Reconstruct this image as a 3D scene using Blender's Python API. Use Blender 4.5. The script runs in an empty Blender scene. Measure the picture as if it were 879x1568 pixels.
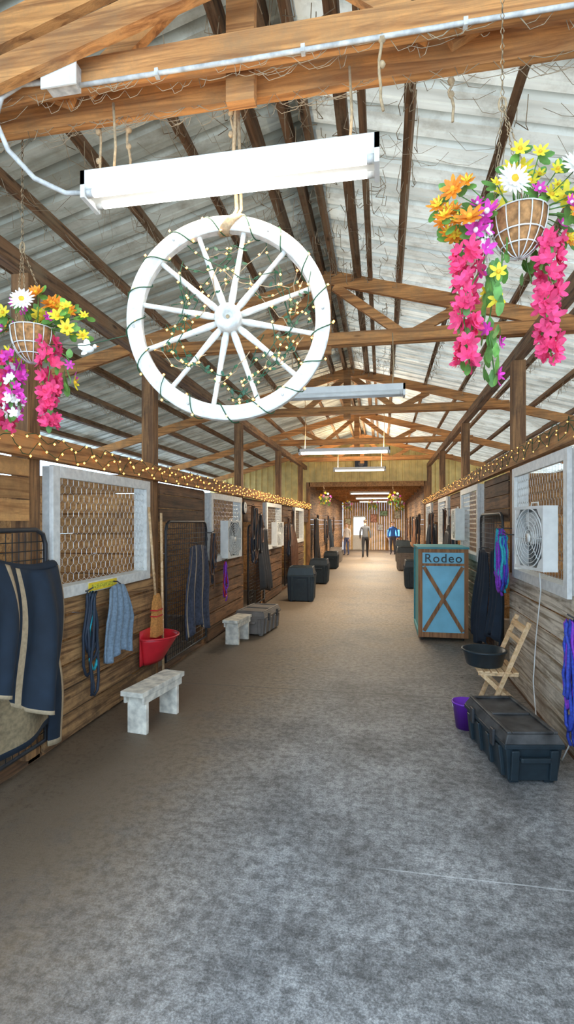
import bpy, math, random
from mathutils import Vector, Matrix
random.seed(7)
R=random.random
def rr(a,b): return a+(b-a)*random.random()
scene=bpy.context.scene
coll=scene.collection
DY=0.0; DL=-.86; DR=.48

# ------------------------------------------------------------------ materials
def _base(name):
    m=bpy.data.materials.new(name); m.use_nodes=True
    nt=m.node_tree; b=nt.nodes['Principled BSDF']
    return m,nt,b
def N(nt,t): return nt.nodes.new(t)
def L(nt,a,b): nt.links.new(a,b)
def c4(c,k=1.0): return (min(c[0]*k,1),min(c[1]*k,1),min(c[2]*k,1),1)
def island(nt,src,amt):
    g=N(nt,'ShaderNodeNewGeometry'); mr=N(nt,'ShaderNodeMapRange')
    mr.inputs['To Min'].default_value=1-amt; mr.inputs['To Max'].default_value=1+amt
    L(nt,g.outputs['Random Per Island'],mr.inputs['Value'])
    hs=N(nt,'ShaderNodeHueSaturation'); L(nt,mr.outputs['Result'],hs.inputs['Value']); L(nt,src,hs.inputs['Color'])
    return hs.outputs['Color']
def M(name,col,rough=.6,metal=0,var=.15,scale=12,bump=0,isl=0,emit=0,ecol=None,trans=0):
    m,nt,b=_base(name)
    tc=N(nt,'ShaderNodeTexCoord'); n=N(nt,'ShaderNodeTexNoise'); n.inputs['Scale'].default_value=scale; n.inputs['Detail'].default_value=6
    L(nt,tc.outputs['Object'],n.inputs['Vector'])
    r=N(nt,'ShaderNodeValToRGB'); r.color_ramp.elements[0].position=.3; r.color_ramp.elements[1].position=.7
    r.color_ramp.elements[0].color=c4(col,1-var); r.color_ramp.elements[1].color=c4(col,1+var)
    L(nt,n.outputs['Fac'],r.inputs['Fac']); out=r.outputs['Color']
    if isl: out=island(nt,out,isl)
    L(nt,out,b.inputs['Base Color'])
    b.inputs['Roughness'].default_value=rough; b.inputs['Metallic'].default_value=metal
    if bump:
        bp=N(nt,'ShaderNodeBump'); bp.inputs['Strength'].default_value=bump; bp.inputs['Distance'].default_value=.01
        L(nt,n.outputs['Fac'],bp.inputs['Height']); L(nt,bp.outputs['Normal'],b.inputs['Normal'])
    if emit:
        b.inputs['Emission Color'].default_value=c4(ecol or col); b.inputs['Emission Strength'].default_value=emit
    if trans:
        t=N(nt,'ShaderNodeBsdfTranslucent'); t.inputs['Color'].default_value=c4(col); mx=N(nt,'ShaderNodeMixShader'); mx.inputs[0].default_value=trans
        o=nt.nodes['Material Output']; L(nt,b.outputs[0],mx.inputs[1]); L(nt,t.outputs[0],mx.inputs[2]); L(nt,mx.outputs[0],o.inputs['Surface'])
    return m
def wood(name,dark,light,axis='Y',isl=.25,grime=.5,rough=.75,gcol=(.05,.035,.02)):
    m,nt,b=_base(name)
    tc=N(nt,'ShaderNodeTexCoord'); mp=N(nt,'ShaderNodeMapping')
    s={'X':(1.4,26,26),'Y':(26,1.4,26),'Z':(26,26,1.4)}[axis]
    mp.inputs['Scale'].default_value=s
    L(nt,tc.outputs['Object'],mp.inputs['Vector'])
    n=N(nt,'ShaderNodeTexNoise'); n.inputs['Scale'].default_value=1.0; n.inputs['Detail'].default_value=9; n.inputs['Distortion'].default_value=.8; n.inputs['Roughness'].default_value=.62
    L(nt,mp.outputs[0],n.inputs['Vector'])
    r=N(nt,'ShaderNodeValToRGB'); e=r.color_ramp.elements
    e[0].position=.38; e[0].color=c4(dark); e[1].position=.58; e[1].color=c4(light)
    L(nt,n.outputs['Fac'],r.inputs['Fac'])
    out=island(nt,r.outputs['Color'],isl)
    n2=N(nt,'ShaderNodeTexNoise'); n2.inputs['Scale'].default_value=2.8; n2.inputs['Detail'].default_value=10; n2.inputs['Roughness'].default_value=.75
    L(nt,tc.outputs['Object'],n2.inputs['Vector'])
    mr=N(nt,'ShaderNodeMapRange'); mr.inputs['From Min'].default_value=.46; mr.inputs['From Max'].default_value=.64; mr.inputs['To Max'].default_value=grime
    L(nt,n2.outputs['Fac'],mr.inputs['Value'])
    mx=N(nt,'ShaderNodeMixRGB'); mx.inputs['Color2'].default_value=c4(gcol); L(nt,mr.outputs['Result'],mx.inputs['Fac']); L(nt,out,mx.inputs['Color1'])
    # knots
    v=N(nt,'ShaderNodeTexVoronoi'); v.inputs['Scale'].default_value=1.0
    mp2=N(nt,'ShaderNodeMapping'); mp2.inputs['Scale'].default_value={'X':(2.2,7,7),'Y':(7,2.2,7),'Z':(7,7,2.2)}[axis]
    L(nt,tc.outputs['Object'],mp2.inputs['Vector']); L(nt,mp2.outputs[0],v.inputs['Vector'])
    mk=N(nt,'ShaderNodeMapRange'); mk.inputs['From Min'].default_value=.06; mk.inputs['From Max'].default_value=.13; mk.inputs['To Min'].default_value=.8; mk.inputs['To Max'].default_value=0
    L(nt,v.outputs['Distance'],mk.inputs['Value'])
    mx2=N(nt,'ShaderNodeMixRGB'); mx2.inputs['Color2'].default_value=c4(dark,.45); L(nt,mk.outputs['Result'],mx2.inputs['Fac']); L(nt,mx.outputs[0],mx2.inputs['Color1'])
    L(nt,mx2.outputs[0],b.inputs['Base Color']); b.inputs['Roughness'].default_value=rough
    bp=N(nt,'ShaderNodeBump'); bp.inputs['Strength'].default_value=.5; bp.inputs['Distance'].default_value=.008
    ad=N(nt,'ShaderNodeMath'); ad.operation='ADD'; L(nt,n.outputs['Fac'],ad.inputs[0]); L(nt,n2.outputs['Fac'],ad.inputs[1])
    L(nt,ad.outputs[0],bp.inputs['Height']); L(nt,bp.outputs['Normal'],b.inputs['Normal'])
    return m

def concrete():
    m,nt,b=_base('concrete_floor')
    g=N(nt,'ShaderNodeNewGeometry'); sp=N(nt,'ShaderNodeSeparateXYZ'); L(nt,g.outputs['Position'],sp.inputs[0])
    def noise(sc,det=8,vec=None,ro=.65):
        n=N(nt,'ShaderNodeTexNoise'); n.inputs['Scale'].default_value=sc; n.inputs['Detail'].default_value=det
        n.inputs['Roughness'].default_value=ro
        L(nt,vec or g.outputs['Position'],n.inputs['Vector']); return n.outputs['Fac']
    def ramp(src,a,b_,ca,cb):
        r=N(nt,'ShaderNodeValToRGB'); e=r.color_ramp.elements; e[0].position=a; e[1].position=b_; e[0].color=ca; e[1].color=cb
        L(nt,src,r.inputs['Fac']); return r.outputs['Color']
    def mix(f,a,b_,mode='MIX'):
        x=N(nt,'ShaderNodeMixRGB'); x.blend_type=mode
        if isinstance(f,float): x.inputs[0].default_value=f
        else: L(nt,f,x.inputs[0])
        L(nt,a,x.inputs[1])
        if isinstance(b_,tuple): x.inputs[2].default_value=b_
        else: L(nt,b_,x.inputs[2])
        return x.outputs[0]
    def mr(src,a,b_,c,d):
        x=N(nt,'ShaderNodeMapRange'); L(nt,src,x.inputs['Value'])
        for k,v in zip(('From Min','From Max','To Min','To Max'),(a,b_,c,d)): x.inputs[k].default_value=v
        return x.outputs['Result']
    def math_(op,a,b_=None):
        x=N(nt,'ShaderNodeMath'); x.operation=op
        for i,v in enumerate((a,b_)):
            if v is None: continue
            if isinstance(v,(int,float)): x.inputs[i].default_value=v
            else: L(nt,v,x.inputs[i])
        return x.outputs[0]
    n1=noise(1.1,12,None,.78); n2=noise(20,12,None,.82); n3=noise(110,4,None,.85)
    col=ramp(n1,.40,.60,(.27,.265,.26,1),(.66,.655,.645,1))
    col=mix(.9,col,ramp(n2,.43,.55,(.40,.40,.40,1),(1,1,1,1)),'MULTIPLY')
    col=mix(.8,col,ramp(n3,.46,.55,(.42,.42,.42,1),(1,1,1,1)),'MULTIPLY')
    mp=N(nt,'ShaderNodeMapping'); mp.inputs['Scale'].default_value=(2,110,1); L(nt,g.outputs['Position'],mp.inputs['Vector'])
    n4=noise(1.0,3,mp.outputs[0]); col=mix(.35,col,ramp(n4,.38,.62,(.55,.55,.55,1),(1.0,1,1,1)),'MULTIPLY')
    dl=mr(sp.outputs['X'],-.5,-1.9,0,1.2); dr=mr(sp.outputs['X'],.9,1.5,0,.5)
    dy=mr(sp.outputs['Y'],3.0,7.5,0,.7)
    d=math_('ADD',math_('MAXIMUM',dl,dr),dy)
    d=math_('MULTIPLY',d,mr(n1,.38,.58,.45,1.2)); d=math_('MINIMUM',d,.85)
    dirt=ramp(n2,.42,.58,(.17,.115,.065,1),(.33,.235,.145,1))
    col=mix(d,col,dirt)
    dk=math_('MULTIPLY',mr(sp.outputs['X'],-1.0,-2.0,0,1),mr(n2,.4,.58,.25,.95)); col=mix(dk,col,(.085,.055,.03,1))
    v=N(nt,'ShaderNodeTexVoronoi'); v.inputs['Scale'].default_value=1.6; L(nt,g.outputs['Position'],v.inputs['Vector'])
    vd=math_('ADD',v.outputs['Distance'],math_('MULTIPLY',math_('SUBTRACT',n2,.5),.06))
    sp_=mr(vd,.02,.04,.85,0); col=mix(sp_,col,(.06,.04,.025,1))
    y=math_('DIVIDE',math_('SUBTRACT',sp.outputs['Y'],5.1-1.75-35),3.5); y=math_('FRACT',y); y=math_('ABSOLUTE',math_('SUBTRACT',y,.5))
    j=math_('MULTIPLY',mr(y,.001,.004,.7,0),mr(sp.outputs['Y'],3,3.1,0,1)); col=mix(j,col,(.09,.08,.07,1))
    y2=math_('ABSOLUTE',math_('SUBTRACT',math_('ADD',sp.outputs['Y'],math_('MULTIPLY',n1,.02)),2.54)); 
    j2=math_('MULTIPLY',mr(y2,.002,.006,.5,0),mr(sp.outputs['X'],-.1,.1,0,1)); col=mix(j2,col,(.75,.76,.76,1))
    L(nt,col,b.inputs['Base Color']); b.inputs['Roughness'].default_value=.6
    bp=N(nt,'ShaderNodeBump'); bp.inputs['Strength'].default_value=.4; bp.inputs['Distance'].default_value=.004
    L(nt,math_('SUBTRACT',math_('ADD',math_('ADD',n2,n3),n4),j),bp.inputs['Height']); L(nt,bp.outputs['Normal'],b.inputs['Normal'])
    return m

PER=.23; YS,YE=-0.5,16.8
def tin(name,c1,c2,trans,spots=.5):
    m,nt,b=_base(name)
    tc=N(nt,'ShaderNodeTexCoord')
    mp=N(nt,'ShaderNodeMapping'); mp.inputs['Scale'].default_value=(.5,3.5,.5); L(nt,tc.outputs['Object'],mp.inputs['Vector'])
    n=N(nt,'ShaderNodeTexNoise'); n.inputs['Scale'].default_value=1.5; n.inputs['Detail'].default_value=8; L(nt,mp.outputs[0],n.inputs['Vector'])
    r=N(nt,'ShaderNodeValToRGB'); e=r.color_ramp.elements; e[0].position=.40;e[1].position=.58; e[0].color=c4(c1); e[1].color=c4(c2)
    L(nt,n.outputs['Fac'],r.inputs['Fac'])
    n2=N(nt,'ShaderNodeTexNoise'); n2.inputs['Scale'].default_value=4; n2.inputs['Detail'].default_value=10; n2.inputs['Roughness'].default_value=.7; L(nt,tc.outputs['Object'],n2.inputs['Vector'])
    mr=N(nt,'ShaderNodeMapRange'); mr.inputs['From Min'].default_value=.48; mr.inputs['From Max'].default_value=.66; mr.inputs['To Max'].default_value=spots; L(nt,n2.outputs['Fac'],mr.inputs['Value'])
    mx=N(nt,'ShaderNodeMixRGB'); mx.inputs[2].default_value=(.24,.19,.12,1); L(nt,mr.outputs[0],mx.inputs[0]); L(nt,r.outputs[0],mx.inputs[1])
    # darker stripe painted along each rib, standing in for the shading of its relief
    sp=N(nt,'ShaderNodeSeparateXYZ'); L(nt,tc.outputs['Object'],sp.inputs[0])
    def mt(op,a,b_=None):
        x=N(nt,'ShaderNodeMath'); x.operation=op
        for i,v in enumerate((a,b_)):
            if v is None: continue
            if isinstance(v,(int,float)): x.inputs[i].default_value=v
            else: L(nt,v,x.inputs[i])
        return x.outputs[0]
    fr=mt('FRACT',mt('DIVIDE',mt('SUBTRACT',sp.outputs['Y'],YS),PER))
    d=mt('ABSOLUTE',mt('SUBTRACT',fr,.67))
    mr2=N(nt,'ShaderNodeMapRange'); mr2.inputs['From Min'].default_value=.05; mr2.inputs['From Max'].default_value=.12; mr2.inputs['To Min'].default_value=.75; mr2.inputs['To Max'].default_value=0
    L(nt,d,mr2.inputs['Value'])
    mx3=N(nt,'ShaderNodeMixRGB'); mx3.inputs[2].default_value=(.16,.14,.10,1); L(nt,mr2.outputs[0],mx3.inputs[0]); L(nt,mx.outputs[0],mx3.inputs[1])
    L(nt,mx3.outputs[0],b.inputs['Base Color']); b.inputs['Roughness'].default_value=.45; b.inputs['Metallic'].default_value=.2
    t=N(nt,'ShaderNodeBsdfTranslucent'); L(nt,mx3.outputs[0],t.inputs['Color']); ms=N(nt,'ShaderNodeMixShader'); ms.inputs[0].default_value=trans
    L(nt,b.outputs[0],ms.inputs[1]); L(nt,t.outputs[0],ms.inputs[2]); L(nt,ms.outputs[0],nt.nodes['Material Output'].inputs['Surface'])
    return m

DUSTC=(.32,.22,.12)
OR_X=wood('truss_wood_x',(.30,.11,.03),(.68,.30,.09),'X',.18,.55,gcol=(.28,.17,.08))
OR_Y=wood('purlin_wood_y',(.09,.045,.02),(.30,.15,.065),'Y',.25,.65,gcol=DUSTC)
OR_Z=wood('post_wood_z',(.17,.075,.028),(.44,.21,.075),'Z',.2,.5)
HB=wood('header_wood_y',(.26,.11,.035),(.56,.27,.09),'Y',.15,.45)
PL=wood('plank_left',(.17,.08,.03),(.58,.32,.13),'Y',.35,.8,gcol=(.08,.045,.024))
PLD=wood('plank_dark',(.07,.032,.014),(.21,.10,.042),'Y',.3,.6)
PLO=wood('plank_orange',(.34,.14,.04),(.60,.30,.10),'Y',.25,.4)
PR=wood('plank_right',(.30,.22,.14),(.78,.67,.52),'Y',.2,.6,gcol=(.19,.12,.07))
WP=M('white_paint',(.74,.72,.66),.55,var=.14,scale=25,bump=.1,isl=.05)
WW=M('wheel_white',(.72,.69,.62),.6,var=.22,scale=34,bump=.25,isl=.06)
BW=M('bench_white',(.70,.64,.53),.6,var=.35,scale=14,bump=.2,isl=.05)
BLK=M('black_metal',(.03,.03,.032),.45,var=.2)
WIRE=M('galvanised_wire',(.62,.60,.55),.4,.5,.1)
NAVY=M('navy_canvas',(.009,.019,.034),.8,var=.25,scale=8,bump=.15)
BEIGE=M('beige_binding',(.48,.36,.22),.85,var=.15,scale=50)
TAN=M('tan_lining',(.24,.175,.095),.9,var=.3,scale=40,bump=.3)
CONC=concrete()
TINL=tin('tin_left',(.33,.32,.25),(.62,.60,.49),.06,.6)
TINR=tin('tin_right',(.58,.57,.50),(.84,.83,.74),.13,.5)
GAB=M('gable_yellow_metal',(.86,.62,.22),.5,var=.2,scale=4)
TUBE=M('fluorescent_tube_lit',(1,1,1),.4,emit=6,ecol=(1,.98,.93))
TUBEOFF=M('fluorescent_tube_lit_far',(1,1,1),.4,emit=4,ecol=(1,.98,.9))
FIX=M('fixture_white_enamel',(.78,.76,.70),.4,var=.08)
BULB=M('fairy_bulb',(1,.6,.25),.3,emit=3.6,ecol=(1,.38,.07))
GWIRE=M('green_wire',(.015,.08,.03),.5)
ROPE=M('jute_rope',(.45,.31,.17),.9,var=.3,scale=60,bump=.3)
PVC=M('conduit_grey',(.56,.53,.48),.6,var=.3,scale=30)
FANI=M('fan_inside_shade',(.22,.22,.21),.5)
COB=M('dusty_cobweb',(.46,.35,.22),.95,var=.2,scale=30)
TURQ=M('turquoise_paint',(.06,.31,.34),.5,var=.15,scale=8)
LTURQ=M('light_turquoise_panel',(.25,.62,.78),.5,var=.1,scale=5)
CABW=wood('cabinet_trim',(.24,.10,.04),(.46,.22,.09),'Z',.1,.2)
BLKP=M('black_plastic',(.015,.026,.033),.42,var=.2,scale=15)
DUST=M('dusty_black_lid',(.05,.048,.046),.5,var=.85,scale=9,bump=.1)
GREYP=M('grey_plastic',(.20,.17,.145),.5,var=.2,scale=8)
PURP=M('purple_plastic',(.19,.03,.48),.35,var=.1)
RED=M('red_plastic',(.60,.02,.03),.35,var=.1)
CHW=wood('chair_wood',(.62,.36,.16),(.85,.58,.32),'Y',.1,.1)
ORG=M('broom_bristle',(.52,.22,.05),.8,var=.35,scale=60)

# ------------------------------------------------------------------ mesh builder
class MB:
    def __init__(s): s.v=[];s.f=[];s.m=[];s.s=[];s.mats=[];s.T=Matrix.Identity(4);s.d=Vector((0,DY,0))
    def mi(s,mat):
        if mat not in s.mats: s.mats.append(mat)
        return s.mats.index(mat)
    def add(s,vs,fs,mat,smooth=False):
        o=len(s.v); i=s.mi(mat)
        s.v+= [tuple(s.T@Vector(p)+s.d) for p in vs]
        for f in fs: s.f.append([o+k for k in f]); s.m.append(i); s.s.append(smooth)
    def box(s,x0,x1,y0,y1,z0,z1,mat):
        s.add([(x0,y0,z0),(x1,y0,z0),(x1,y1,z0),(x0,y1,z0),(x0,y0,z1),(x1,y0,z1),(x1,y1,z1),(x0,y1,z1)],
              [(0,3,2,1),(4,5,6,7),(0,1,5,4),(1,2,6,5),(2,3,7,6),(3,0,4,7)],mat)
    def beam(s,p0,p1,w,h,mat,side=(0,1,0)):
        p0=Vector(p0);p1=Vector(p1);d=(p1-p0).normalized();a=Vector(side);a=(a-d*a.dot(d)).normalized();b=d.cross(a)
        a*=w/2;b*=h/2
        vs=[p0-a-b,p0+a-b,p0+a+b,p0-a+b,p1-a-b,p1+a-b,p1+a+b,p1-a+b]
        s.add(vs,[(0,3,2,1),(4,5,6,7),(0,1,5,4),(1,2,6,5),(2,3,7,6),(3,0,4,7)],mat)
    def tube(s,pts,r,mat,n=6,closed=False,radii=None,smooth=True):
        pts=[Vector(p) for p in pts];k=len(pts);vs=[];fs=[];ref=None
        for i,p in enumerate(pts):
            if closed: t=pts[(i+1)%k]-pts[i-1]
            else: t=pts[min(i+1,k-1)]-pts[max(i-1,0)]
            if t.length<1e-9: t=Vector((0,0,1))
            t.normalize()
            if ref is None:
                ref=Vector((0,0,1)) if abs(t.z)<.9 else Vector((1,0,0))
            a=ref-t*ref.dot(t)
            if a.length<1e-4: a=t.orthogonal()
            a.normalize();ref=a;b=t.cross(a);q=radii[i] if radii else r
            for j in range(n):
                g=2*math.pi*j/n; vs.append(p+a*math.cos(g)*q+b*math.sin(g)*q)
        for i in range(k if closed else k-1):
            for j in range(n):
                i2=(i+1)%k; fs.append((i*n+j,i*n+(j+1)%n,i2*n+(j+1)%n,i2*n+j))
        if not closed:
            fs.append(tuple(range(n))[::-1]); fs.append(tuple((k-1)*n+j for j in range(n)))
        s.add(vs,fs,mat,smooth)
    def lathe(s,prof,mat,n=24,c=(0,0,0),sx=1,sy=1,smooth=True,axis='Z'):
        vs=[];fs=[];k=len(prof)
        for r,z in prof:
            for j in range(n):
                g=2*math.pi*j/n;x=r*math.cos(g)*sx;y=r*math.sin(g)*sy
                if axis=='Z':p=(x,y,z)
                elif axis=='Y':p=(x,z,y)
                else:p=(z,x,y)
                vs.append((p[0]+c[0],p[1]+c[1],p[2]+c[2]))
        for i in range(k-1):
            for j in range(n): fs.append((i*n+j,i*n+(j+1)%n,(i+1)*n+(j+1)%n,(i+1)*n+j))
        s.add(vs,fs,mat,smooth)
    def sphere(s,c,r,mat,n=10,m=6,sc=(1,1,1)):
        vs=[];fs=[]
        for i in range(m+1):
            a=math.pi*i/m
            for j in range(n):
                g=2*math.pi*j/n; rad=max(math.sin(a),.001)*r
                vs.append((c[0]+rad*math.cos(g)*sc[0],c[1]+rad*math.sin(g)*sc[1],c[2]+r*math.cos(a)*sc[2]))
        for i in range(m):
            for j in range(n): fs.append((i*n+j,(i+1)*n+j,(i+1)*n+(j+1)%n,i*n+(j+1)%n))
        s.add(vs,fs,mat,True)
    def octa(s,c,r,mat):
        x,y,z=c
        s.add([(x+r,y,z),(x-r,y,z),(x,y+r,z),(x,y-r,z),(x,y,z+r),(x,y,z-r)],
              [(0,2,4),(2,1,4),(1,3,4),(3,0,4),(2,0,5),(1,2,5),(3,1,5),(0,3,5)],mat,True)
    def grid(s,fn,nu,nv,mat,smooth=True,matfn=None):
        vs=[fn(i/nu,j/nv) for j in range(nv+1) for i in range(nu+1)]
        if matfn is None:
            s.add(vs,[(j*(nu+1)+i,j*(nu+1)+i+1,(j+1)*(nu+1)+i+1,(j+1)*(nu+1)+i) for j in range(nv) for i in range(nu)],mat,smooth)
        else:
            o=len(s.v); s.v+=[tuple(s.T@Vector(p)+s.d) for p in vs]
            for j in range(nv):
                for i in range(nu):
                    s.f.append([o+j*(nu+1)+i,o+j*(nu+1)+i+1,o+(j+1)*(nu+1)+i+1,o+(j+1)*(nu+1)+i]); s.m.append(s.mi(matfn((i+.5)/nu,(j+.5)/nv))); s.s.append(True)
    def frustum(s,x,y,z0,z1,ax,ay,bx,by,mat):
        s.add([(x-ax,y-ay,z0),(x+ax,y-ay,z0),(x+ax,y+ay,z0),(x-ax,y+ay,z0),(x-bx,y-by,z1),(x+bx,y-by,z1),(x+bx,y+by,z1),(x-bx,y+by,z1)],
              [(0,3,2,1),(4,5,6,7),(0,1,5,4),(1,2,6,5),(2,3,7,6),(3,0,4,7)],mat)
    def petal(s,c,nrm,dirv,Ln,W,mat,curl=.3):
        c=Vector(c);n=Vector(nrm).normalized();d=Vector(dirv);d=(d-n*d.dot(n));d.normalize();b=n.cross(d)
        vs=[c+b*W*.12,c-b*W*.12]
        for t,w,h in ((.45,.5,curl*.25),(.8,.42,curl*.55),(1.0,.12,curl*.8)):
            vs+=[c+d*Ln*t+b*W*w+n*Ln*h, c+d*Ln*t-b*W*w+n*Ln*h]
        s.add(vs,[(0,1,3,2),(2,3,5,4),(4,5,7,6)],mat,True)
    def flower(s,c,nrm,rad,k,mat,cmat=None,curl=.3,wf=1.0):
        n=Vector(nrm).normalized();a=n.orthogonal().normalized();b=n.cross(a);o=rr(0,6)
        for i in range(k):
            g=o+2*math.pi*i/k; s.petal(c,n,a*math.cos(g)+b*math.sin(g),rad*rr(.85,1.1),rad*2.6/k*wf,mat,curl*rr(.6,1.4))
        if cmat: s.sphere(Vector(c)+n*rad*.12,rad*.24,cmat,6,4)
    def build(s,name,parent=None,solid=0,bevel=0,origin=None):
        me=bpy.data.meshes.new(name)
        if origin is None:
            xs=[v[0] for v in s.v];ys=[v[1] for v in s.v];zs=[v[2] for v in s.v]
            o=Vector(((min(xs)+max(xs))/2,(min(ys)+max(ys))/2,min(zs)))
        else: o=Vector(origin)
        if parent is not None: o=Vector(parent.location)
        me.from_pydata([(v[0]-o.x,v[1]-o.y,v[2]-o.z) for v in s.v],[],s.f)
        for m in s.mats: me.materials.append(m)
        me.polygons.foreach_set('material_index',s.m); me.polygons.foreach_set('use_smooth',s.s); me.update()
        ob=bpy.data.objects.new(name,me); coll.objects.link(ob)
        if parent is not None: ob.parent=parent
        else: ob.location=o
        if bevel:
            b=ob.modifiers.new('bevel','BEVEL'); b.width=bevel; b.segments=2; b.limit_method='ANGLE'
        if solid:
            q=ob.modifiers.new('solid','SOLIDIFY'); q.thickness=solid
        return ob
def side_dy(side):
    global DY
    DY=DL if side<0 else DR
def no_dy():
    global DY
    DY=0.0

def area(name,loc,rot,sx,sy,e,col,parent):
    l=bpy.data.lights.new(name,'AREA'); l.shape='RECTANGLE'; l.size=sx; l.size_y=sy; l.energy=e; l.color=col
    o=bpy.data.objects.new(name,l); coll.objects.link(o); o.parent=parent
    o.location=Vector(loc)-Vector(parent.location); o.rotation_euler=rot
    return o

XL,XR=-2.33,1.31; XRG=-.55; ZR=4.40; P=.27
def roofz(x): return ZR-P*abs(x-XRG)
XOL,XOR=-5.6,4.6

# ------------------------------------------------------------------ floor
b=MB(); b.box(-5.8,4.8,-3.0,32.2,-.12,0,CONC); b.build('floor',origin=(0,0,0))

# ------------------------------------------------------------------ roof (ceiling)
def slope(b,side,mat):
    xe=-6.0 if side<0 else 5.0
    prof=[]; y=YS; per=PER
    while y<YE+.05:
        prof+=[(y,0),(y+.05,0),(y+.06,.01),(y+.07,0),(y+.12,0),(y+.145,.05),(y+.165,.05),(y+.19,0)]; y+=per
    vs=[];fs=[];xs=[XRG,(XRG+xe)/2,xe]
    for (yy,h) in prof:
        for x in xs: vs.append((x,yy,roofz(x)+h))
    n=3
    for i in range(len(prof)-1):
        for j in range(2):
            q=(i*n+j,i*n+j+1,(i+1)*n+j+1,(i+1)*n+j); fs.append(q if side<0 else q[::-1])
    b.add(vs,fs,mat)
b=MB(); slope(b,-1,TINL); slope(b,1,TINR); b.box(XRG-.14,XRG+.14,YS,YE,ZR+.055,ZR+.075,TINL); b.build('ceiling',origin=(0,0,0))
b=MB()
for i in range(9):
    for s_ in (-1,1):
        x=XRG+s_*(.72+.56*i)
        if x<-5.7 or x>4.7: continue
        z=roofz(x)-.045
        y=YS
        while y<YE-.05:
            y2=min(y+3.66,YE-.02); b.beam((x+rr(-.012,.012),y,z),(x+rr(-.012,.012),y2,z),.05,.085,OR_Y,side=(1,0,-s_*P)); y=y2
for x,w in ((XRG-.07,.05),(XRG+.30,.07),(XRG-.28,.05),(XRG+.06,.04),(XRG+.43,.045)):
    z=roofz(x)-.09; b.beam((x,YS,z),(x,YE-.02,z),w,.14,OR_Y,side=(1,0,0))
b.build('roof_purlins')

def truss(Y,yb,name='roof_truss'):
    b=MB(); zc=3.54
    xl,xr=-2.75,2.0
    for y in (Y,yb): b.box(xl,xr,y-.02,y+.02,zc-.06,zc+.065,OR_X)
    ym=(Y+yb)/2
    for s_,xe in ((-1,-5.7),(1,4.7)):
        p0=(XRG,ym,ZR-.20);p1=(xe,ym,ZR-.20-P*abs(xe-XRG)); b.beam(p0,p1,.045,.14,OR_X,side=(0,1,0))
        b.beam((XRG+s_*.06,ym,ZR-.3),(XRG+s_*.75,ym,zc+.03),.04,.09,OR_X)
        b.beam((XRG+s_*1.3,ym,roofz(XRG+1.3)-.26),(XRG+s_*.8,ym,zc),.04,.09,OR_X)
    b.beam((XRG-.03,ym,zc-.14),(XRG-.03,ym,ZR-.15),.05,.12,OR_X,side=(0,1,0))
    return b.build(name)
truss(2.03,2.21)
for Y in (5.4,8.85,12.25,15.6): truss(Y,Y+.07)
b=MB(); b.beam((-2.4,1.92,3.29),(-.45,1.92,3.785),.045,.11,OR_X); b.build('roof_brace')

b=MB(); b.box(XL-.02,XL+.06,YS,YE-.05,2.085,2.24,HB); b.build('header_beam')
b=MB(); b.box(XR-.06,XR+.02,YS,YE-.05,2.20,2.36,HB); b.build('header_beam')
b=MB(); b.box(XL-.145,XL-.055,YS,YE-.05,3.35,3.475,OR_Y); b.build('wall_plate_beam')
b=MB(); b.box(XR+.055,XR+.145,YS,YE-.05,3.35,3.475,OR_Y); b.build('wall_plate_beam')

def post(x,y,z1,w=.13):
    b=MB(); b.box(x-w/2,x+w/2,y-w/2,y+w/2,0,z1,OR_Z); b.build('timber_post',bevel=.004)
XPL=XL-.10; XPR=XR+.10
side_dy(-1)
for y in (2.6,4.1,6.07,9.57,13.07,16.5): post(XPL,y,3.348)
for y in (7.6,11.1,14.6): post(XPL,y,2.07,.11)
side_dy(1)
for y in (1.9,5.38,8.9,12.4,15.9): post(XPR,y,3.348)
for y in (6.85,10.35,13.85,3.33): post(XPR,y,2.19,.11)
no_dy()

def stallwall(name,side):
    side_dy(side); ya,yb=YS-DY,YE-DY-.02
    b=MB(); X=XL if side<0 else XR; zt=2.08 if side<0 else 2.19
    if side<0: segs=[(4.17+3.5*k,6.0+3.5*k) for k in (-1,0,1,2,3)]; doors=[(2.67,4.03),(6.14,7.54),(9.64,11.04),(13.14,14.54),(16.6,17.6)]
    else: segs=[(3.39+3.5*k,5.31+3.5*k) for k in (-1,0,1,2,3)]; doors=[(1.97,3.27),(5.45,6.79),(8.97,10.29),(12.47,13.79)]
    xa,xb=(X-.03,X) if side<0 else (X,X+.03)
    mat=PL if side<0 else PR
    for i,(y0,y1) in enumerate(segs):
        y1=min(y1,yb)
        z=.03
        while z<1.0:
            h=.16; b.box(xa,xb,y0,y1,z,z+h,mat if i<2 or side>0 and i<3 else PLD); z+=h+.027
        for yy in (y0+.02,(y0+y1)/2,y1-.06):
            x2=(xa-.09,xa-.003) if side<0 else (xb+.003,xb+.09)
            b.box(x2[0],x2[1],yy,yy+.04,.0,1.08,OR_Z)
    for i,(y0,y1) in enumerate(doors):
        z=1.66; y1=min(y1,yb)
        while z<zt-.05:
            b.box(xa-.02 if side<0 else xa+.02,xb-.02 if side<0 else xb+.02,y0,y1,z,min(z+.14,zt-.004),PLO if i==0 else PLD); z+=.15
    b.box(X-.13 if side<0 else X+.0,X-.035 if side<0 else X+.13,ya,yb,0,.028,PLD)
    xo=XOL if side<0 else XOR
    for k in (-1,0,1,2,3):
        yp=(6.07 if side<0 else 5.38)+3.5*k
        if yp>yb: continue
        z=.03
        while z<2.0:
            x0,x1=(xo+.05,X-.17) if side<0 else (X+.17,xo-.05)
            b.box(x0,x1,yp-.02,yp+.02,z,z+.2,PLO); z+=.215
    z=0.02
    while z<2.25:
        b.box(xo-.03 if side<0 else xo,xo if side<0 else xo+.03,ya,yb,z,z+.2,PLO); z+=.205
    o=b.build(name,origin=(0,0,0)); no_dy(); return o
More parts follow.
